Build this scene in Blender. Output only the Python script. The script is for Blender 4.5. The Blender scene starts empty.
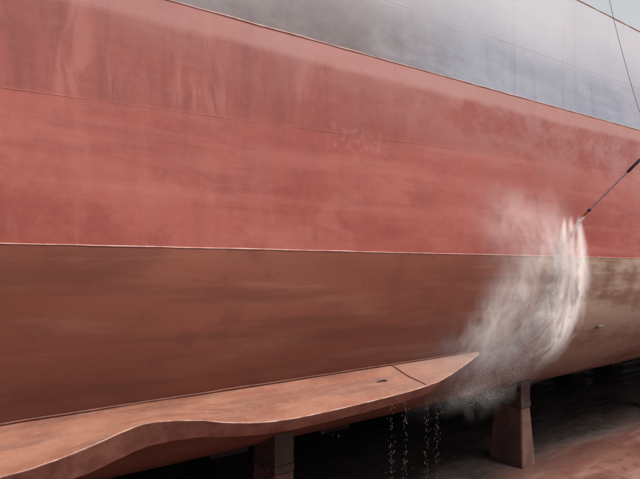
import bpy, bmesh, math, random
from mathutils import Vector, noise as mn
random.seed(7)
ZC=5.2
scene=bpy.context.scene
scene.view_settings.view_transform='Standard'
scene.view_settings.look='None'
scene.view_settings.exposure=0

# ---------------- node helpers
class G:
    def __init__(s,name):
        s.m=bpy.data.materials.new(name); s.m.use_nodes=True
        s.t=s.m.node_tree; s.n=s.t.nodes; s.n.clear()
        s.out=s.n.new('ShaderNodeOutputMaterial')
        g=s.n.new('ShaderNodeNewGeometry'); s.pos=g.outputs['Position']
        sp=s.n.new('ShaderNodeSeparateXYZ'); s.t.links.new(s.pos,sp.inputs[0])
        s.x,s.y,s.z=sp.outputs
    def L(s,a,i):
        if isinstance(a,(int,float)): i.default_value=a
        elif isinstance(a,(tuple,list)):
            i.default_value=tuple(a) if len(i.default_value)==len(a) else tuple(a)+(1,)
        else: s.t.links.new(a,i)
    def M(s,op,a,b=0.0,c=None):
        n=s.n.new('ShaderNodeMath'); n.operation=op
        s.L(a,n.inputs[0]); s.L(b,n.inputs[1])
        if c is not None: s.L(c,n.inputs[2])
        return n.outputs[0]
    def add(s,a,b): return s.M('ADD',a,b)
    def sub(s,a,b): return s.M('SUBTRACT',a,b)
    def mul(s,a,b): return s.M('MULTIPLY',a,b)
    def ss(s,v,a,b,lo=0.0,hi=1.0):
        n=s.n.new('ShaderNodeMapRange'); n.interpolation_type='SMOOTHSTEP'
        s.L(v,n.inputs[0]); s.L(a,n.inputs[1]); s.L(b,n.inputs[2]); s.L(lo,n.inputs[3]); s.L(hi,n.inputs[4])
        return n.outputs[0]
    def vec(s,sx,sy,sz,rot=(0,0,0)):
        n=s.n.new('ShaderNodeMapping'); s.t.links.new(s.pos,n.inputs[0])
        n.inputs['Scale'].default_value=(sx,sy,sz); n.inputs['Rotation'].default_value=rot
        return n.outputs[0]
    def noise(s,v,scale=1,detail=5,rough=.55,dist=0.0):
        n=s.n.new('ShaderNodeTexNoise'); s.L(v,n.inputs['Vector'])
        n.inputs['Scale'].default_value=scale; n.inputs['Detail'].default_value=detail
        n.inputs['Roughness'].default_value=rough; n.inputs['Distortion'].default_value=dist
        return n.outputs[0]
    def mix(s,f,a,b,bt='MIX'):
        n=s.n.new('ShaderNodeMix'); n.data_type='RGBA'; n.blend_type=bt
        s.L(f,n.inputs[0]); s.L(a,n.inputs[6]); s.L(b,n.inputs[7]); return n.outputs[2]
    def bump(s,h,strength=.3,dist=.02,nrm=None):
        n=s.n.new('ShaderNodeBump'); n.inputs['Strength'].default_value=strength
        n.inputs['Distance'].default_value=dist; s.L(h,n.inputs['Height'])
        if nrm is not None: s.L(nrm,n.inputs['Normal'])
        return n.outputs[0]
    def bsdf(s,col,rough=.5,nrm=None,metal=0.0,spec=.5):
        n=s.n.new('ShaderNodeBsdfPrincipled'); s.L(col,n.inputs['Base Color']); s.L(rough,n.inputs['Roughness'])
        n.inputs['Metallic'].default_value=metal; n.inputs['Specular IOR Level'].default_value=spec
        if nrm is not None: s.L(nrm,n.inputs['Normal'])
        s.t.links.new(n.outputs[0],s.out.inputs[0]); return s.m

# ---------------- hull paint
def hull_mat():
    g=G('hull_antifouling_paint')
    zr=g.sub(g.z,ZC)
    n_big=g.noise(g.vec(.22,.3,.45),1,2,.5)
    n_med=g.noise(g.vec(.7,.7,1.6),1,5,.62,.5)
    n_blot=g.noise(g.vec(1.3,1.3,2.0),1,6,.68)
    n_str=g.noise(g.vec(.35,.5,3.2,(0,math.radians(8),0)),1,4,.6)
    n_long=g.noise(g.vec(.16,.5,2.2,(0,math.radians(-2),0)),1,4,.6)
    n_drip=g.noise(g.vec(3.2,1,.35,(0,math.radians(-10),0)),1,5,.65,.6)
    n_fine=g.noise(g.vec(9,9,9),1,4,.7)
    n_wipe=g.noise(g.vec(2.2,1,.55,(0,math.radians(-32),0)),1,4,.6,.5)
    left=g.ss(g.x,9.0,1.0)
    # red band
    red=g.mix(g.ss(n_big,.35,.68),(.35,.080,.060),(.44,.125,.096))
    red=g.mix(g.mul(g.ss(n_med,.45,.72),.40),red,(.50,.19,.15))
    red=g.mix(g.mul(g.ss(n_str,.5,.70),.48),red,(.26,.058,.046))
    red=g.mix(g.mul(g.ss(n_blot,.48,.64),.42),red,(.26,.060,.047))
    red=g.mix(g.mul(g.ss(n_long,.5,.66),.42),red,(.50,.18,.145))
    # upper strake darker, mottled
    zb=g.sub(zr,g.mul(g.x,.035))
    up=g.ss(g.add(zb,g.mul(g.sub(n_fine,.5),.10)),1.70,1.84)
    red=g.mix(g.mul(up,.50),red,(.26,.068,.056))
    dr=g.mul(g.ss(n_drip,.48,.64),left)
    red=g.mix(g.mul(g.mul(dr,up),.60),red,(.19,.048,.041))
    red=g.mix(g.mul(g.mul(g.ss(n_wipe,.51,.63),g.add(.3,g.mul(up,.6))),g.mul(left,.55)),red,(.50,.20,.165))
    red=g.mix(g.mul(g.mul(g.ss(n_wipe,.48,.37),g.add(.3,g.mul(up,.6))),g.mul(left,.5)),red,(.20,.048,.041))
    mid=g.ss(g.add(zb,g.mul(g.sub(n_fine,.5),.05)),.93,1.02); red=g.mix(g.mul(mid,.14),red,(.50,.16,.13))
    # scuffed patch where old lettering was ground away
    px=g.M('ABSOLUTE',g.sub(g.x,4.75)); pz=g.M('ABSOLUTE',g.sub(zr,1.85))
    patch=g.mul(g.ss(px,.75,.45),g.ss(pz,.24,.14))
    patch=g.mul(patch,g.ss(n_fine,.45,.65))
    red=g.mix(g.mul(patch,.25),red,(.55,.24,.20))
    # pale stripe under boundary
    zline=g.sub(zr,g.mul(g.x,.0174))
    wob=g.mul(g.sub(n_med,.5),.10)
    pk=g.mul(g.ss(g.add(zline,wob),2.74,2.88),g.ss(g.x,-1,6,.45,.80))
    red=g.mix(pk,red,(.54,.28,.25))
    red=g.mix(g.mul(g.mul(g.ss(n_blot,.30,.70),g.ss(g.add(zr,g.mul(g.x,.13)),2.2,4.2)),.55),red,(.54,.31,.285))
    # lower brown bilge
    br=g.mix(g.ss(n_big,.35,.65),(.21,.068,.043),(.285,.102,.066))
    br=g.mix(g.mul(g.ss(n_blot,.5,.66),.45),br,(.15,.054,.038))
    br=g.mix(g.mul(g.ss(n_long,.5,.64),.55),br,(.14,.054,.038))
    br=g.mix(g.mul(g.ss(n_str,.52,.72),.45),br,(.36,.19,.13))
    cr=g.ss(g.add(g.x,g.mul(n_med,2.4)),8.6,12.2)
    br=g.mix(g.mul(cr,.8),br,g.mix(g.ss(g.add(g.mul(n_long,.6),g.mul(n_blot,.4)),.43,.60),(.50,.40,.31),(.25,.15,.105)))
    br=g.mix(g.mul(g.ss(zr,-.9,-2.4),.5),br,(.14,.068,.050))  # shading of the bilge curve painted in, darker toward the bottom
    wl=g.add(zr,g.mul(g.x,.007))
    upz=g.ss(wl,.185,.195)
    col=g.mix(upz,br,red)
    # weathered grey / blue topsides, with spray haze painted into the upper part
    gr=g.mix(g.ss(n_blot,.3,.7),(.19,.165,.165),(.26,.23,.23))
    blue=g.mix(g.ss(g.add(g.mul(n_long,.5),g.mul(n_blot,.5)),.38,.64),(.31,.35,.44),(.42,.46,.54))
    gr=g.mix(g.ss(g.add(g.x,g.mul(n_med,2.5)),5.5,9.5),gr,blue)
    z2=g.sub(zr,g.mul(g.x,.03))
    gr=g.mix(g.mul(g.ss(z2,3.92,3.99),.25),gr,(.48,.50,.56))
    gr=g.mix(g.mul(g.ss(z2,4.72,4.79),.30),gr,(.58,.61,.68))
    gr=g.mix(g.mul(g.ss(n_med,.45,.75),.35),gr,(.5,.48,.50))
    gr=g.mix(g.mul(g.ss(n_drip,.52,.7),.25),gr,(.17,.16,.17))
    gr=g.mix(g.mul(g.ss(g.add(z2,g.mul(n_big,1.6)),4.0,5.7),.7),gr,(.72,.74,.78))  # haze as colour: topsides whiten with height
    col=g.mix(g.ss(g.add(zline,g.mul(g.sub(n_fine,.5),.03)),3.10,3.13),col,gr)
    col=g.mix(g.ss(zline,5.62,5.64),col,g.mix(n_med,(.46,.57,.63),(.62,.71,.75)))
    col=g.mix(g.mul(g.mul(g.ss(n_fine,.52,.78),.12),upz),col,(.58,.43,.39))
    vx=g.M('PINGPONG',g.add(g.x,1.3),3.4)
    col=g.mix(g.mul(g.ss(vx,.02,.006),.07),col,(.12,.04,.04))
    rough=g.ss(n_med,.3,.7,.28,.48)
    rough=g.add(rough,g.mul(upz,.20))
    rough=g.add(rough,g.mul(g.ss(zline,3.0,3.2),.22))
    b=g.bump(g.add(g.mul(n_big,3.0),g.mul(n_fine,.14)),.35,.05)
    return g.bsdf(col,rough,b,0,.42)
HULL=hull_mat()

def simple(name,c1,c2,scale=4,rough=.6,bs=.3,spec=.4,metal=0):
    g=G(name); n=g.noise(g.vec(1,1,1),scale,6,.7)
    col=g.mix(g.ss(n,.35,.66),c1,c2)
    return g.bsdf(col,g.ss(n,.3,.7,rough-.12,rough+.12),g.bump(n,bs,.01),metal,spec)
BEAD=simple('weld_bead_worn_paint',(.50,.25,.20),(.72,.52,.45),3)
def keel_mat():
    g=G('bilge_keel_primer'); n=g.noise(g.vec(.5,1.2,1.2),1.6,6,.65); n2=g.noise(g.vec(1,1,1),11,4,.7)
    n3=g.noise(g.vec(.3,3,3),2,4,.6)
    col=g.mix(g.ss(n,.35,.66),(.27,.105,.070),(.38,.18,.12))
    col=g.mix(g.mul(g.ss(n3,.45,.64),.65),col,(.18,.072,.05))
    col=g.mix(g.mul(g.ss(n2,.45,.80),.35),col,(.42,.27,.20))
    col=g.mix(g.mul(g.ss(g.x,4.5,7.5),.35),col,(.54,.38,.31))
    return g.bsdf(col,g.ss(n3,.4,.6,.36,.6),g.bump(g.add(n,g.mul(n2,.25)),.4,.012),0,.4)
KEELM=keel_mat()
KEELF=simple('bilge_keel_flange_paint',(.17,.066,.045),(.29,.125,.09),4,.5)
LIP=simple('bare_edge_scuffed',(.36,.19,.145),(.66,.47,.39),5)
CONC=simple('block_concrete_red_dust',(.10,.048,.038),(.16,.088,.07),2,.8)
WOOD=simple('timber_cap',(.05,.035,.028),(.09,.06,.045),5,.8)
DARK=simple('dark_rubber',(.02,.02,.022),(.04,.04,.045),9,.5)
HOSE=simple('hose_grey_rubber',(.10,.09,.095),(.17,.16,.16),9,.6)
STEEL=simple('worn_steel',(.30,.28,.26),(.42,.40,.38),14,.35,.2,.5,1)
ZINC=simple('anode_zinc',(.10,.07,.06),(.22,.17,.14),9,.7)
YEL=simple('brass_fitting',(.35,.22,.06),(.45,.3,.1),12,.35,.2,.5,1)
WALLM=simple('dock_wall_concrete',(.26,.245,.23),(.37,.35,.33),.5,.85)

def floor_mat():
    g=G('dock_floor_wet_concrete')
    n=g.noise(g.vec(.35,.6,1),1,5,.6,.4); n2=g.noise(g.vec(3,3,3),1,5,.7); n3=g.noise(g.vec(.25,1.4,1),1,4,.6,.4)
    sl=g.mix(g.ss(n,.35,.65),(.17,.070,.055),(.28,.135,.105))
    sl=g.mix(g.mul(g.ss(n3,.5,.7),.5),sl,(.36,.235,.195))
    sl=g.mix(g.mul(g.ss(n2,.48,.68),.6),sl,(.09,.05,.042))
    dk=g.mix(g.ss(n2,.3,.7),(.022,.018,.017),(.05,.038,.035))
    m=g.ss(g.add(g.y,g.mul(g.sub(n,.5),2.0)),6.5,8.2)  # shade under the hull painted into the floor colour
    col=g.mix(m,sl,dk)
    rough=g.ss(n3,.4,.62,.25,.65)
    return g.bsdf(col,rough,g.bump(g.add(n2,n),.4,.03),0,.35)
FLOOR=floor_mat()

# ---------------- mesh helpers
def obj(name,bm,mat,parent=None,smooth=False):
    me=bpy.data.meshes.new(name); bm.normal_update(); bm.to_mesh(me); bm.free()
    o=bpy.data.objects.new(name,me); scene.collection.objects.link(o)
    if isinstance(mat,list):
        for m in mat: me.materials.append(m)
    else: me.materials.append(mat)
    if smooth:
        for p in me.polygons: p.use_smooth=True
    if parent: o.parent=parent
    return o
def empty(name,loc=(0,0,0)):
    o=bpy.data.objects.new(name,None); scene.collection.objects.link(o); return o
def curve(name,pts,r,mat,parent=None,res=3,radii=None,cyc=False):
    cu=bpy.data.curves.new(name,'CURVE'); cu.dimensions='3D'; cu.bevel_depth=r; cu.bevel_resolution=res; cu.use_fill_caps=True
    sp=cu.splines.new('POLY'); sp.points.add(len(pts)-1); sp.use_cyclic_u=cyc
    for i,p in enumerate(pts):
        sp.points[i].co=(*p,1); sp.points[i].radius=radii[i] if radii else 1
    cu.materials.append(mat)
    o=bpy.data.objects.new(name,cu); scene.collection.objects.link(o)
    dg=bpy.context.evaluated_depsgraph_get(); me=bpy.data.meshes.new_from_object(o.evaluated_get(dg))
    bpy.data.objects.remove(o)
    o=bpy.data.objects.new(name,me); scene.collection.objects.link(o)
    for p in me.polygons: p.use_smooth=True
    if parent: o.parent=parent
    return o
def catmull(P,n=8):
    P=[Vector(p) for p in P]; P=[2*P[0]-P[1]]+P+[2*P[-1]-P[-2]]; out=[]
    for i in range(1,len(P)-2):
        for k in range(n):
            t=k/n; a,b,c,d=P[i-1:i+3]
            out.append(.5*((2*b)+(c-a)*t+(2*a-5*b+4*c-d)*t*t+(3*b-a-3*c+d)*t**3))
    out.append(P[-2]); return out
R=3.85; CY=9.85; CZr=.15
def hull_y(zr):
    if zr>=CZr: return 6.0
    return CY-math.sqrt(max(0,R*R-(zr-CZr)**2))

# ---------------- ship hull
ship=empty('ship_hull')
BEAM=26; YF=6+BEAM; TOP=9.5
prof=[(6.0,TOP+ZC)]
for i in range(1,20): prof.append((6.0,ZC+TOP-(TOP-CZr)*i/20))
for i in range(0,41):
    a=math.pi*.5*i/40; prof.append((CY-R*math.cos(a),ZC+CZr-R*math.sin(a)))
far=[(2*6+BEAM-y,z) for y,z in reversed(prof)]
prof=prof+far
bm=bmesh.new(); xs=[-34+ i*1.0 for i in range(0,91)]
rows=[]
for x in xs:
    k=1.0
    if x>34: k=max(.04,1-((x-34)/22)**2*.96)
    if x<-22: k=max(.3,1-((-22-x)/12)**2*.7)
    yc=6+BEAM/2
    rows.append([bm.verts.new((x,yc+(y-yc)*k,z)) for y,z in prof])
for a,b in zip(rows,rows[1:]):
    for i in range(len(prof)-1): bm.faces.new((a[i],a[i+1],b[i+1],b[i]))
    bm.faces.new((a[-1],a[0],b[0],b[-1]))
bm.faces.new(rows[0]); bm.faces.new(list(reversed(rows[-1])))
bmesh.ops.recalc_face_normals(bm,faces=bm.faces)
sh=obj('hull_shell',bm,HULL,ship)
for p in sh.data.polygons: p.use_smooth = abs(p.normal.x)<.9 and p.normal.z<.9
def bead(name,f,x0,x1,r,mat,k=.1):
    pts=[]; x=x0
    while x<=x1:
        z=f(x)+random.uniform(-.003,.003); pts.append((x,hull_y(z)-r*k,z+ZC)); x+=.25
    return curve(name,pts,r,mat,ship,1,[random.uniform(.7,1.2) for _ in pts])
bead('weld_bead_bilge',lambda x:.19-.007*x,-20,33,.009,BEAD)
bead('weld_bead_boot_top',lambda x:3.115+.0174*x,-20,33,.010,BEAD)
bead('weld_bead_sheer',lambda x:5.63+.0174*x,-20,33,.012,BEAD)
bead('weld_bead_side_strake',lambda x:1.76+.035*x,-20,33,.006,HULL,-.5)
bead('weld_bead_upper_strake',lambda x:4.0+.03*x,-20,33,.006,HULL,-.5)

# ---------------- bilge keel
zR=-1.80; yR=hull_y(zR)
keyx=[(-22,-2.17),(-6,-2.2),(-2,-2.12),(0,-2.15),(.6,-2.10),(1.07,-2.01),(1.35,-1.94),(1.65,-1.90),(2.2,-1.96),(2.6,-2.05),(3.1,-2.13),(3.65,-2.16),(4.5,-2.15),(5.1,-2.13),(5.8,-2.10),(6.4,-2.04)]
rid=catmull([(x,0,z) for x,z in keyx],6)
st=[]
for p in rid:
    st.append((p.x,5.91+ .10*math.exp(-((p.x-1.6)/.8)**2),p.z,p.z-.20-.15*math.exp(-((p.x-1.2)/1.0)**2)))
for i in range(1,9):
    t=i/8; x=6.4+1.85*t; e=t**1.15
    y=5.91+(yR-.02-5.91)*e; z=-2.04+(zR-.04+2.04)*e
    st.append((x,y,z,z-.18*(1-t)-.02))
bm=bmesh.new(); rows=[]
for x,y,z,zl in st:
    yl=y+.14
    yh=hull_y(-2.45 if x<6.4 else zl-.02)
    yh=max(yh,yl+.05)
    zhull=-2.45 if x<6.4 else zl-.02
    mz=(zR+z)/2+.02*math.sin(x*1.7)+.012*math.sin(x*4.3); my=(yR+y)/2
    j=random.uniform(-.004,.004)
    rows.append([bm.verts.new(v) for v in [(x,yR+.03,zR+.015+ZC),(x,my,mz+ZC),(x,y+.014+j,z+.005+ZC),(x,y+j,z+ZC),(x,y+.004+j,z-.010+ZC),(x,yl,zl+ZC+j),(x,yl+.04,zl-.01+ZC),(x,yh+.05,zhull+ZC)]])
for a,b in zip(rows,rows[1:]):
    for i in range(7):
        f=bm.faces.new((a[i],b[i],b[i+1],a[i+1])); f.material_index=0 if i<2 else (2 if i in(2,3) else 1)
        f.smooth= True
bmesh.ops.recalc_face_normals(bm,faces=bm.faces)
bk=obj('bilge_keel',bm,[KEELM,KEELF,LIP],ship)
m=bk.modifiers.new('e','EDGE_SPLIT'); m.split_angle=math.radians(38)
curve('bilge_keel_root_weld',[(x,yR-.012,zR+.02+ZC+random.uniform(-.004,.004)) for x in [i*.2-20 for i in range(0,141)]],.014,KEELF,ship,1)
curve('bilge_keel_end_seam',[(6.15,5.93,-2.05+ZC),(6.0,6.2,-1.94+ZC),(5.9,yR,zR+.01+ZC)],.008,KEELF,ship,1)
lug=[(5.42+.10*math.cos(t),6.22,-1.985+ZC+.04*math.sin(t)+.015) for t in [i*math.pi/10 for i in range(11)]]
curve('bilge_keel_lug',lug,.016,ZINC,ship,2)
def anode(x,zr):
    bm=bmesh.new(); bmesh.ops.create_cube(bm,size=1)
    for v in bm.verts:
        v.co=Vector((v.co.x*.34,v.co.y*.07,v.co.z*.10))
        if v.co.y<0: v.co.x*=.78; v.co.z*=.6
    bmesh.ops.bevel(bm,geom=bm.edges[:],offset=.012,segments=2,affect='EDGES')
    y=hull_y(zr); 
    for v in bm.verts: v.co+=Vector((x,y-.02,zr+ZC))
    obj('zinc_anode',bm,ZINC,ship)
anode(12.7,-1.6)

# ---------------- dock floor and walls
bm=bmesh.new()
vs=[bm.verts.new(v) for v in [(-300,-300,0),(300,-300,0),(300,300,0),(-300,300,0)]]; bm.faces.new(vs)
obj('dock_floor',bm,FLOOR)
def box(bm,x0,x1,y0,y1,z0,z1):
    v=[bm.verts.new((x,y,z)) for z in(z0,z1) for y in(y0,y1) for x in(x0,x1)]
    for f in [(0,2,3,1),(4,5,7,6),(0,1,5,4),(2,6,7,3),(0,4,6,2),(1,3,7,5)]: bm.faces.new([v[i] for i in f])
for y0,s in((-17,-1),(YF+12,1)):
    bm=bmesh.new()
    for i in range(4):
        a=y0+s*i*1.2; b=y0+s*60
        box(bm,-120,120,min(a,b)+0.002*i,max(a,b)-.002*i,i*2.2+.003*i,(i+1)*2.2)
    bmesh.ops.recalc_face_normals(bm,faces=bm.faces)
    obj('dock_wall',bm,WALLM)

# ---------------- docking blocks
def block(x,y,w=.56):
    e=empty('dock_block'); 
    def hz(yy): return ZC+(CZr-math.sqrt(max(0,R*R-(yy-CY)**2)) if yy<CY else CZr-R)
    top=[hz(y-.4),hz(y+.4)]; cb=min(top)-.28
    bm=bmesh.new()
    def ring(z,hw,hd): return [bm.verts.new((x+a*hw,y+b*hd,z)) for a,b in((-1,-1),(1,-1),(1,1),(-1,1))]
    rs=[ring(0,w*.50,.50),ring(.12,w*.495,.49),ring(cb,w*.34,.40)]
    for a,b in zip(rs,rs[1:]):
        for i in range(4): bm.faces.new((a[i],a[(i+1)%4],b[(i+1)%4],b[i]))
    bm.faces.new(rs[-1]); bmesh.ops.recalc_face_normals(bm,faces=bm.faces)
    bmesh.ops.bevel(bm,geom=bm.edges[:],offset=.02,segments=2,affect='EDGES')
    obj('block_body',bm,CONC,e)
    bm=bmesh.new(); box(bm,x-w*.36,x+w*.36,y-.42,y+.42,cb+.003,cb+.14)
    bmesh.ops.bevel(bm,geom=bm.edges[:],offset=.01,segments=1,affect='EDGES')
    obj('timber_plank',bm,WOOD,e)
    bm=bmesh.new(); r1=[bm.verts.new(v) for v in[(x-w*.34,y-.4,cb+.144),(x+w*.34,y-.4,cb+.144),(x+w*.34,y+.4,cb+.144),(x-w*.34,y+.4,cb+.144)]]
    r2=[bm.verts.new(v) for v in[(x-w*.34,y-.4,top[0]-.01),(x+w*.34,y-.4,top[0]-.01),(x+w*.34,y+.4,top[1]-.01),(x-w*.34,y+.4,top[1]-.01)]]
    for i in range(4): bm.faces.new((r1[i],r1[(i+1)%4],r2[(i+1)%4],r2[i]))
    bm.faces.new(r2)
    obj('timber_wedge',bm,WOOD,e)
for x in (-9.6,-2.6,4.40,11.5,19.9,26.9,33): block(x,8.05)
for x in [-12+i*3.5 for i in range(12)]: block(x,13.0,1.1)
for x in [-12+i*2.4 for i in range(18)]: block(x,19.0,1.3)

# ---------------- pressure washer lance
la=empty('pressure_washer_lance')
tip=Vector((10.23,5.5,.93+ZC)); gun=Vector((10.86,4.7,2.03+ZC)); d=(gun-tip).normalized()
curve('lance_tube',[tip+d*.10,tip+d*1.0,tip+d*1.62],.013,STEEL,la,3)
curve('nozzle',[tip,tip+d*.03,tip+d*.05,tip+d*.14],.022,YEL,la,3,[.5,.6,1,1])
curve('nozzle_guard',[tip+d*.14,tip+d*.2],.03,DARK,la,3)
curve('insulated_grip',[tip+d*1.18,tip+d*1.22,tip+d*1.5,tip+d*1.55],.03,DARK,la,3,[.7,1,1,.7])
g2=tip+d*1.62
curve('gun_body',[g2-d*.08,g2+d*.02,g2+d*.16,g2+d*.2],.035,DARK,la,3,[.7,1,1,.6])
curve('gun_handle',[g2+d*.12,g2+d*.16+Vector((.03,-.02,-.10)),g2+d*.17+Vector((.05,-.03,-.18))],.022,DARK,la,3)
curve('trigger',catmull([g2+d*.06,g2+d*.07+Vector((.02,-.01,-.06)),g2+d*.13+Vector((.03,-.02,-.14))],4),.007,STEEL,la,2)
h0=g2+d*.17+Vector((.05,-.03,-.18))
hp=[h0,h0+Vector((.06,-.02,-.16)),h0+Vector((.28,.03,-.10)),(11.62,4.8,2.55+ZC),(11.55,5.0,3.2+ZC),(11.30,5.2,4.35+ZC),(11.12,5.4,5.6+ZC),(11.05,5.7,7.6+ZC),(11.0,5.85,TOP+ZC+.02),(11.0,6.6,TOP+ZC+.03)]
curve('high_pressure_hose',catmull(hp,10),.005,HOSE,la,3)

# ---------------- water mist: thin veils + fine droplets
KC=.042
def mist():
    g=G('water_mist_veil'); zr=g.sub(g.z,ZC)
    dd=g.M('MAXIMUM',g.sub(.97,zr),0.0)
    nz=g.noise(g.vec(1,1.6,.7),1.7,7,.60,.6); nb=g.noise(g.vec(1,1,1),.8,3,.55,.5)
    d3=g.mul(g.M('POWER',dd,3.0),KC)
    dx=g.sub(g.add(g.x,g.mul(g.sub(nz,.5),g.mul(dd,.65))),g.sub(10.27,d3))
    w=g.add(.09,g.mul(dd,.25))
    core=g.ss(g.M('ABSOLUTE',g.add(dx,g.mul(dd,.04))),w,0.0)
    core=g.mul(core,g.ss(zr,-3.0,-1.2)); core=g.mul(core,g.ss(zr,1.02,.75))
    core=g.mul(core,g.ss(nz,.32,.60,.4,1.0))
    # drifting haze
    hx=g.add(dx,g.add(.55,g.mul(dd,.42))); hw=g.add(.75,g.mul(dd,.58))
    hz=g.mul(g.ss(g.M('ABSOLUTE',hx),hw,g.mul(hw,.05)),g.ss(zr,-2.8,-1.4))
    hz=g.mul(hz,g.ss(g.add(zr,g.mul(g.sub(nb,.5),2.6)),1.5,-.5))
    hz=g.mul(hz,g.ss(g.add(g.mul(nz,.6),g.mul(nb,.4)),.34,.63))
    hz=g.mul(hz,g.ss(g.x,5.6,7.0))
    # very thin cloud further along the side
    cx=g.M('ABSOLUTE',g.sub(g.x,8.6)); cz=g.M('ABSOLUTE',g.sub(zr,.75))
    th=g.mul(g.mul(g.ss(cx,1.7,.2),g.ss(cz,1.05,.1)),g.ss(g.add(g.mul(nz,.5),g.mul(nb,.5)),.40,.62))
    a=g.M('MINIMUM',g.add(g.add(g.mul(core,.56),g.mul(hz,.26)),g.mul(th,.10)),.85)
    df=g.n.new('ShaderNodeBsdfDiffuse'); df.inputs[0].default_value=(.92,.875,.86,1)
    nv=g.n.new('ShaderNodeCombineXYZ'); 
    for i,v in enumerate((.12,-.78,.60)): nv.inputs[i].default_value=v
    g.t.links.new(nv.outputs[0],df.inputs['Normal'])
    tr=g.n.new('ShaderNodeBsdfTransparent')
    m2=g.n.new('ShaderNodeMixShader'); g.L(a,m2.inputs[0])
    g.t.links.new(tr.outputs[0],m2.inputs[1]); g.t.links.new(df.outputs[0],m2.inputs[2])
    g.t.links.new(m2.outputs[0],g.out.inputs[0]); return g.m
bm=bmesh.new()
for k in range(3):
    NX,NZ=44,40; gr=[]
    for i in range(NX+1):
        r=[]
        for j in range(NZ+1):
            x=4.9+6.9*i/NX; zr=-3.5+5.5*j/NZ; dd=max(0,.95-zr)
            base=hull_y(max(zr,-2.5))
            off=.10+(.14+.085*dd)*k+.05*math.sin(x*2.1+k*1.7+zr*1.3)*min(1,.3+dd*.4)
            r.append(bm.verts.new((x,base-off,zr+ZC)))
        gr.append(r)
    for i in range(NX):
        for j in range(NZ):
            x=4.9+6.9*(i+.5)/NX; zr=-3.5+5.5*(j+.5)/NZ; dd=max(0,.97-zr); xc=10.27-KC*dd**3
            if xc-3.6-1.35*dd < x < xc+.5+.8*dd and zr>-3.1:
                bm.faces.new((gr[i][j],gr[i+1][j],gr[i+1][j+1],gr[i][j+1]))
for v in [v for v in bm.verts if not v.link_faces]: bm.verts.remove(v)
obj('water_mist',bm,mist(),None,True)

gw=G('water_droplets'); WAT=gw.bsdf((.50,.46,.45),.3,None,0,.5)
gf=G('fine_spray'); 
_d=gf.n.new('ShaderNodeBsdfDiffuse'); _d.inputs[0].default_value=(.95,.92,.91,1)
_t=gf.n.new('ShaderNodeBsdfTranslucent'); _t.inputs[0].default_value=(.95,.92,.91,1)
_m=gf.n.new('ShaderNodeMixShader'); _m.inputs[0].default_value=.35
gf.t.links.new(_d.outputs[0],_m.inputs[1]); gf.t.links.new(_t.outputs[0],_m.inputs[2]); gf.t.links.new(_m.outputs[0],gf.out.inputs[0])
V=[];F=[]
rg=random.gauss; n=0; tries=0
while n<90000 and tries<500000:
    tries+=1
    dd=3.7*random.random(); zr=.93-dd
    xc=10.27-KC*dd**3; w=.03+.16*dd
    s=rg(0,1)
    x=xc+(s*w if s<0 else s*w*.6)-.05*dd
    off=.06+random.random()**1.3*(.05+.25*dd)
    y0=hull_y(max(zr,-2.5)); t=max(0,1-dd/.5)
    y=(y0-off)*(1-t)+(5.5+rg(0,.015))*t
    q=mn.noise(Vector((x*1.9,y*1.5,zr*1.1)))+.55*mn.noise(Vector((x*6,y*4,zr*2.3+5)))
    if q<random.uniform(-.55,.5): continue
    if random.random()> (1.0/(1+.16*dd*dd)): continue
    r=random.uniform(.0014,.0028)
    a=random.uniform(0,6.28); 
    u=Vector((math.cos(a),random.uniform(-.5,.5),math.sin(a))); v2=Vector((-math.sin(a),random.uniform(-.5,.5),math.cos(a)))
    b=len(V); c=Vector((x,y,zr+ZC))
    V+= [c+u*r*1.3,c-u*r+v2*r,c-u*r-v2*r]; F.append((b,b+1,b+2)); n+=1
me=bpy.data.meshes.new('water_spray'); me.from_pydata([tuple(v) for v in V],[],F); me.materials.append(gf.m)
scene.collection.objects.link(bpy.data.objects.new('water_spray',me))
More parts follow.
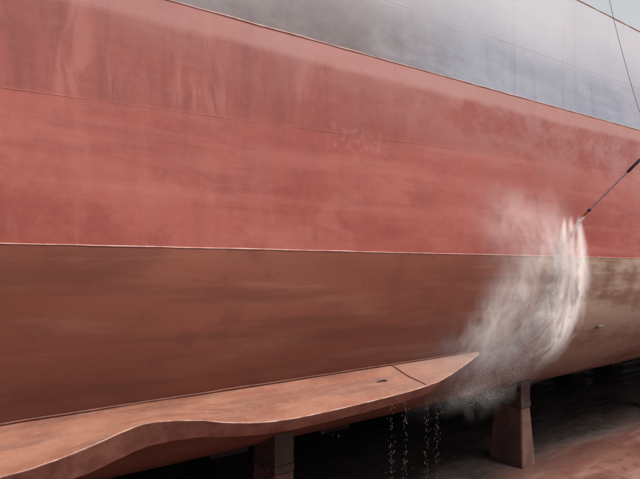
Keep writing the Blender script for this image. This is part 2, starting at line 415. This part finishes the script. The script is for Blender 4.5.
def drops(name,L):
    bm=bmesh.new()
    for p,r,l,dv in L:
        dv=dv.normalized(); u=dv.orthogonal().normalized(); w=dv.cross(u)
        t=bm.verts.new(p-dv*l); bt=bm.verts.new(p+dv*l*.6)
        q=[bm.verts.new(p+(u*math.cos(k*2.094)+w*math.sin(k*2.094))*r) for k in range(3)]
        for i in range(3):
            bm.faces.new((t,q[i],q[(i+1)%3])); bm.faces.new((bt,q[(i+1)%3],q[i]))
    return obj(name,bm,WAT,None,True)
L=[]
for i in range(480):
    cx=random.choice([5.45,5.75,6.25,6.5]); f=random.random()
    L.append((Vector((cx+random.gauss(0,.02+.04*f),6.02+random.gauss(0,.02),ZC-2.3-f*2.6)),random.uniform(.0008,.0018),random.uniform(.012,.045),Vector((.02,0,-1))))
for i in range(40):
    L.append((Vector((random.uniform(3,8),random.uniform(5.9,6.3),ZC-2.3-random.random()*2.6)),random.uniform(.001,.002),random.uniform(.01,.04),Vector((.02,0,-1))))
drops('water_drips',L)

# ---------------- light, world, camera
S=Vector((.5,-1.0,1.8)).normalized()
sun=bpy.data.lights.new('sun','SUN'); sun.energy=2.7; sun.angle=math.radians(12); sun.color=(1,.94,.86)
so=bpy.data.objects.new('sun',sun); scene.collection.objects.link(so); so.rotation_euler=(-S).to_track_quat('-Z','Y').to_euler()
w=bpy.data.worlds.new('World'); scene.world=w; w.use_nodes=True; nt=w.node_tree
sky=nt.nodes.new('ShaderNodeTexSky'); sky.sky_type='NISHITA'; sky.sun_disc=False
sky.sun_elevation=math.asin(S.z); sky.sun_rotation=math.atan2(S.x,S.y); sky.dust_density=5
bg=nt.nodes['Background']; bg.inputs[1].default_value=.125; nt.links.new(sky.outputs[0],bg.inputs[0])
cam=bpy.data.cameras.new('camera'); cam.sensor_width=36; cam.lens=28.1; cam.shift_y=.035; cam.clip_end=2000
co=bpy.data.objects.new('camera',cam); scene.collection.objects.link(co)
co.location=(0,0,ZC); co.rotation_euler=(math.radians(90),0,math.radians(-34)); scene.camera=co
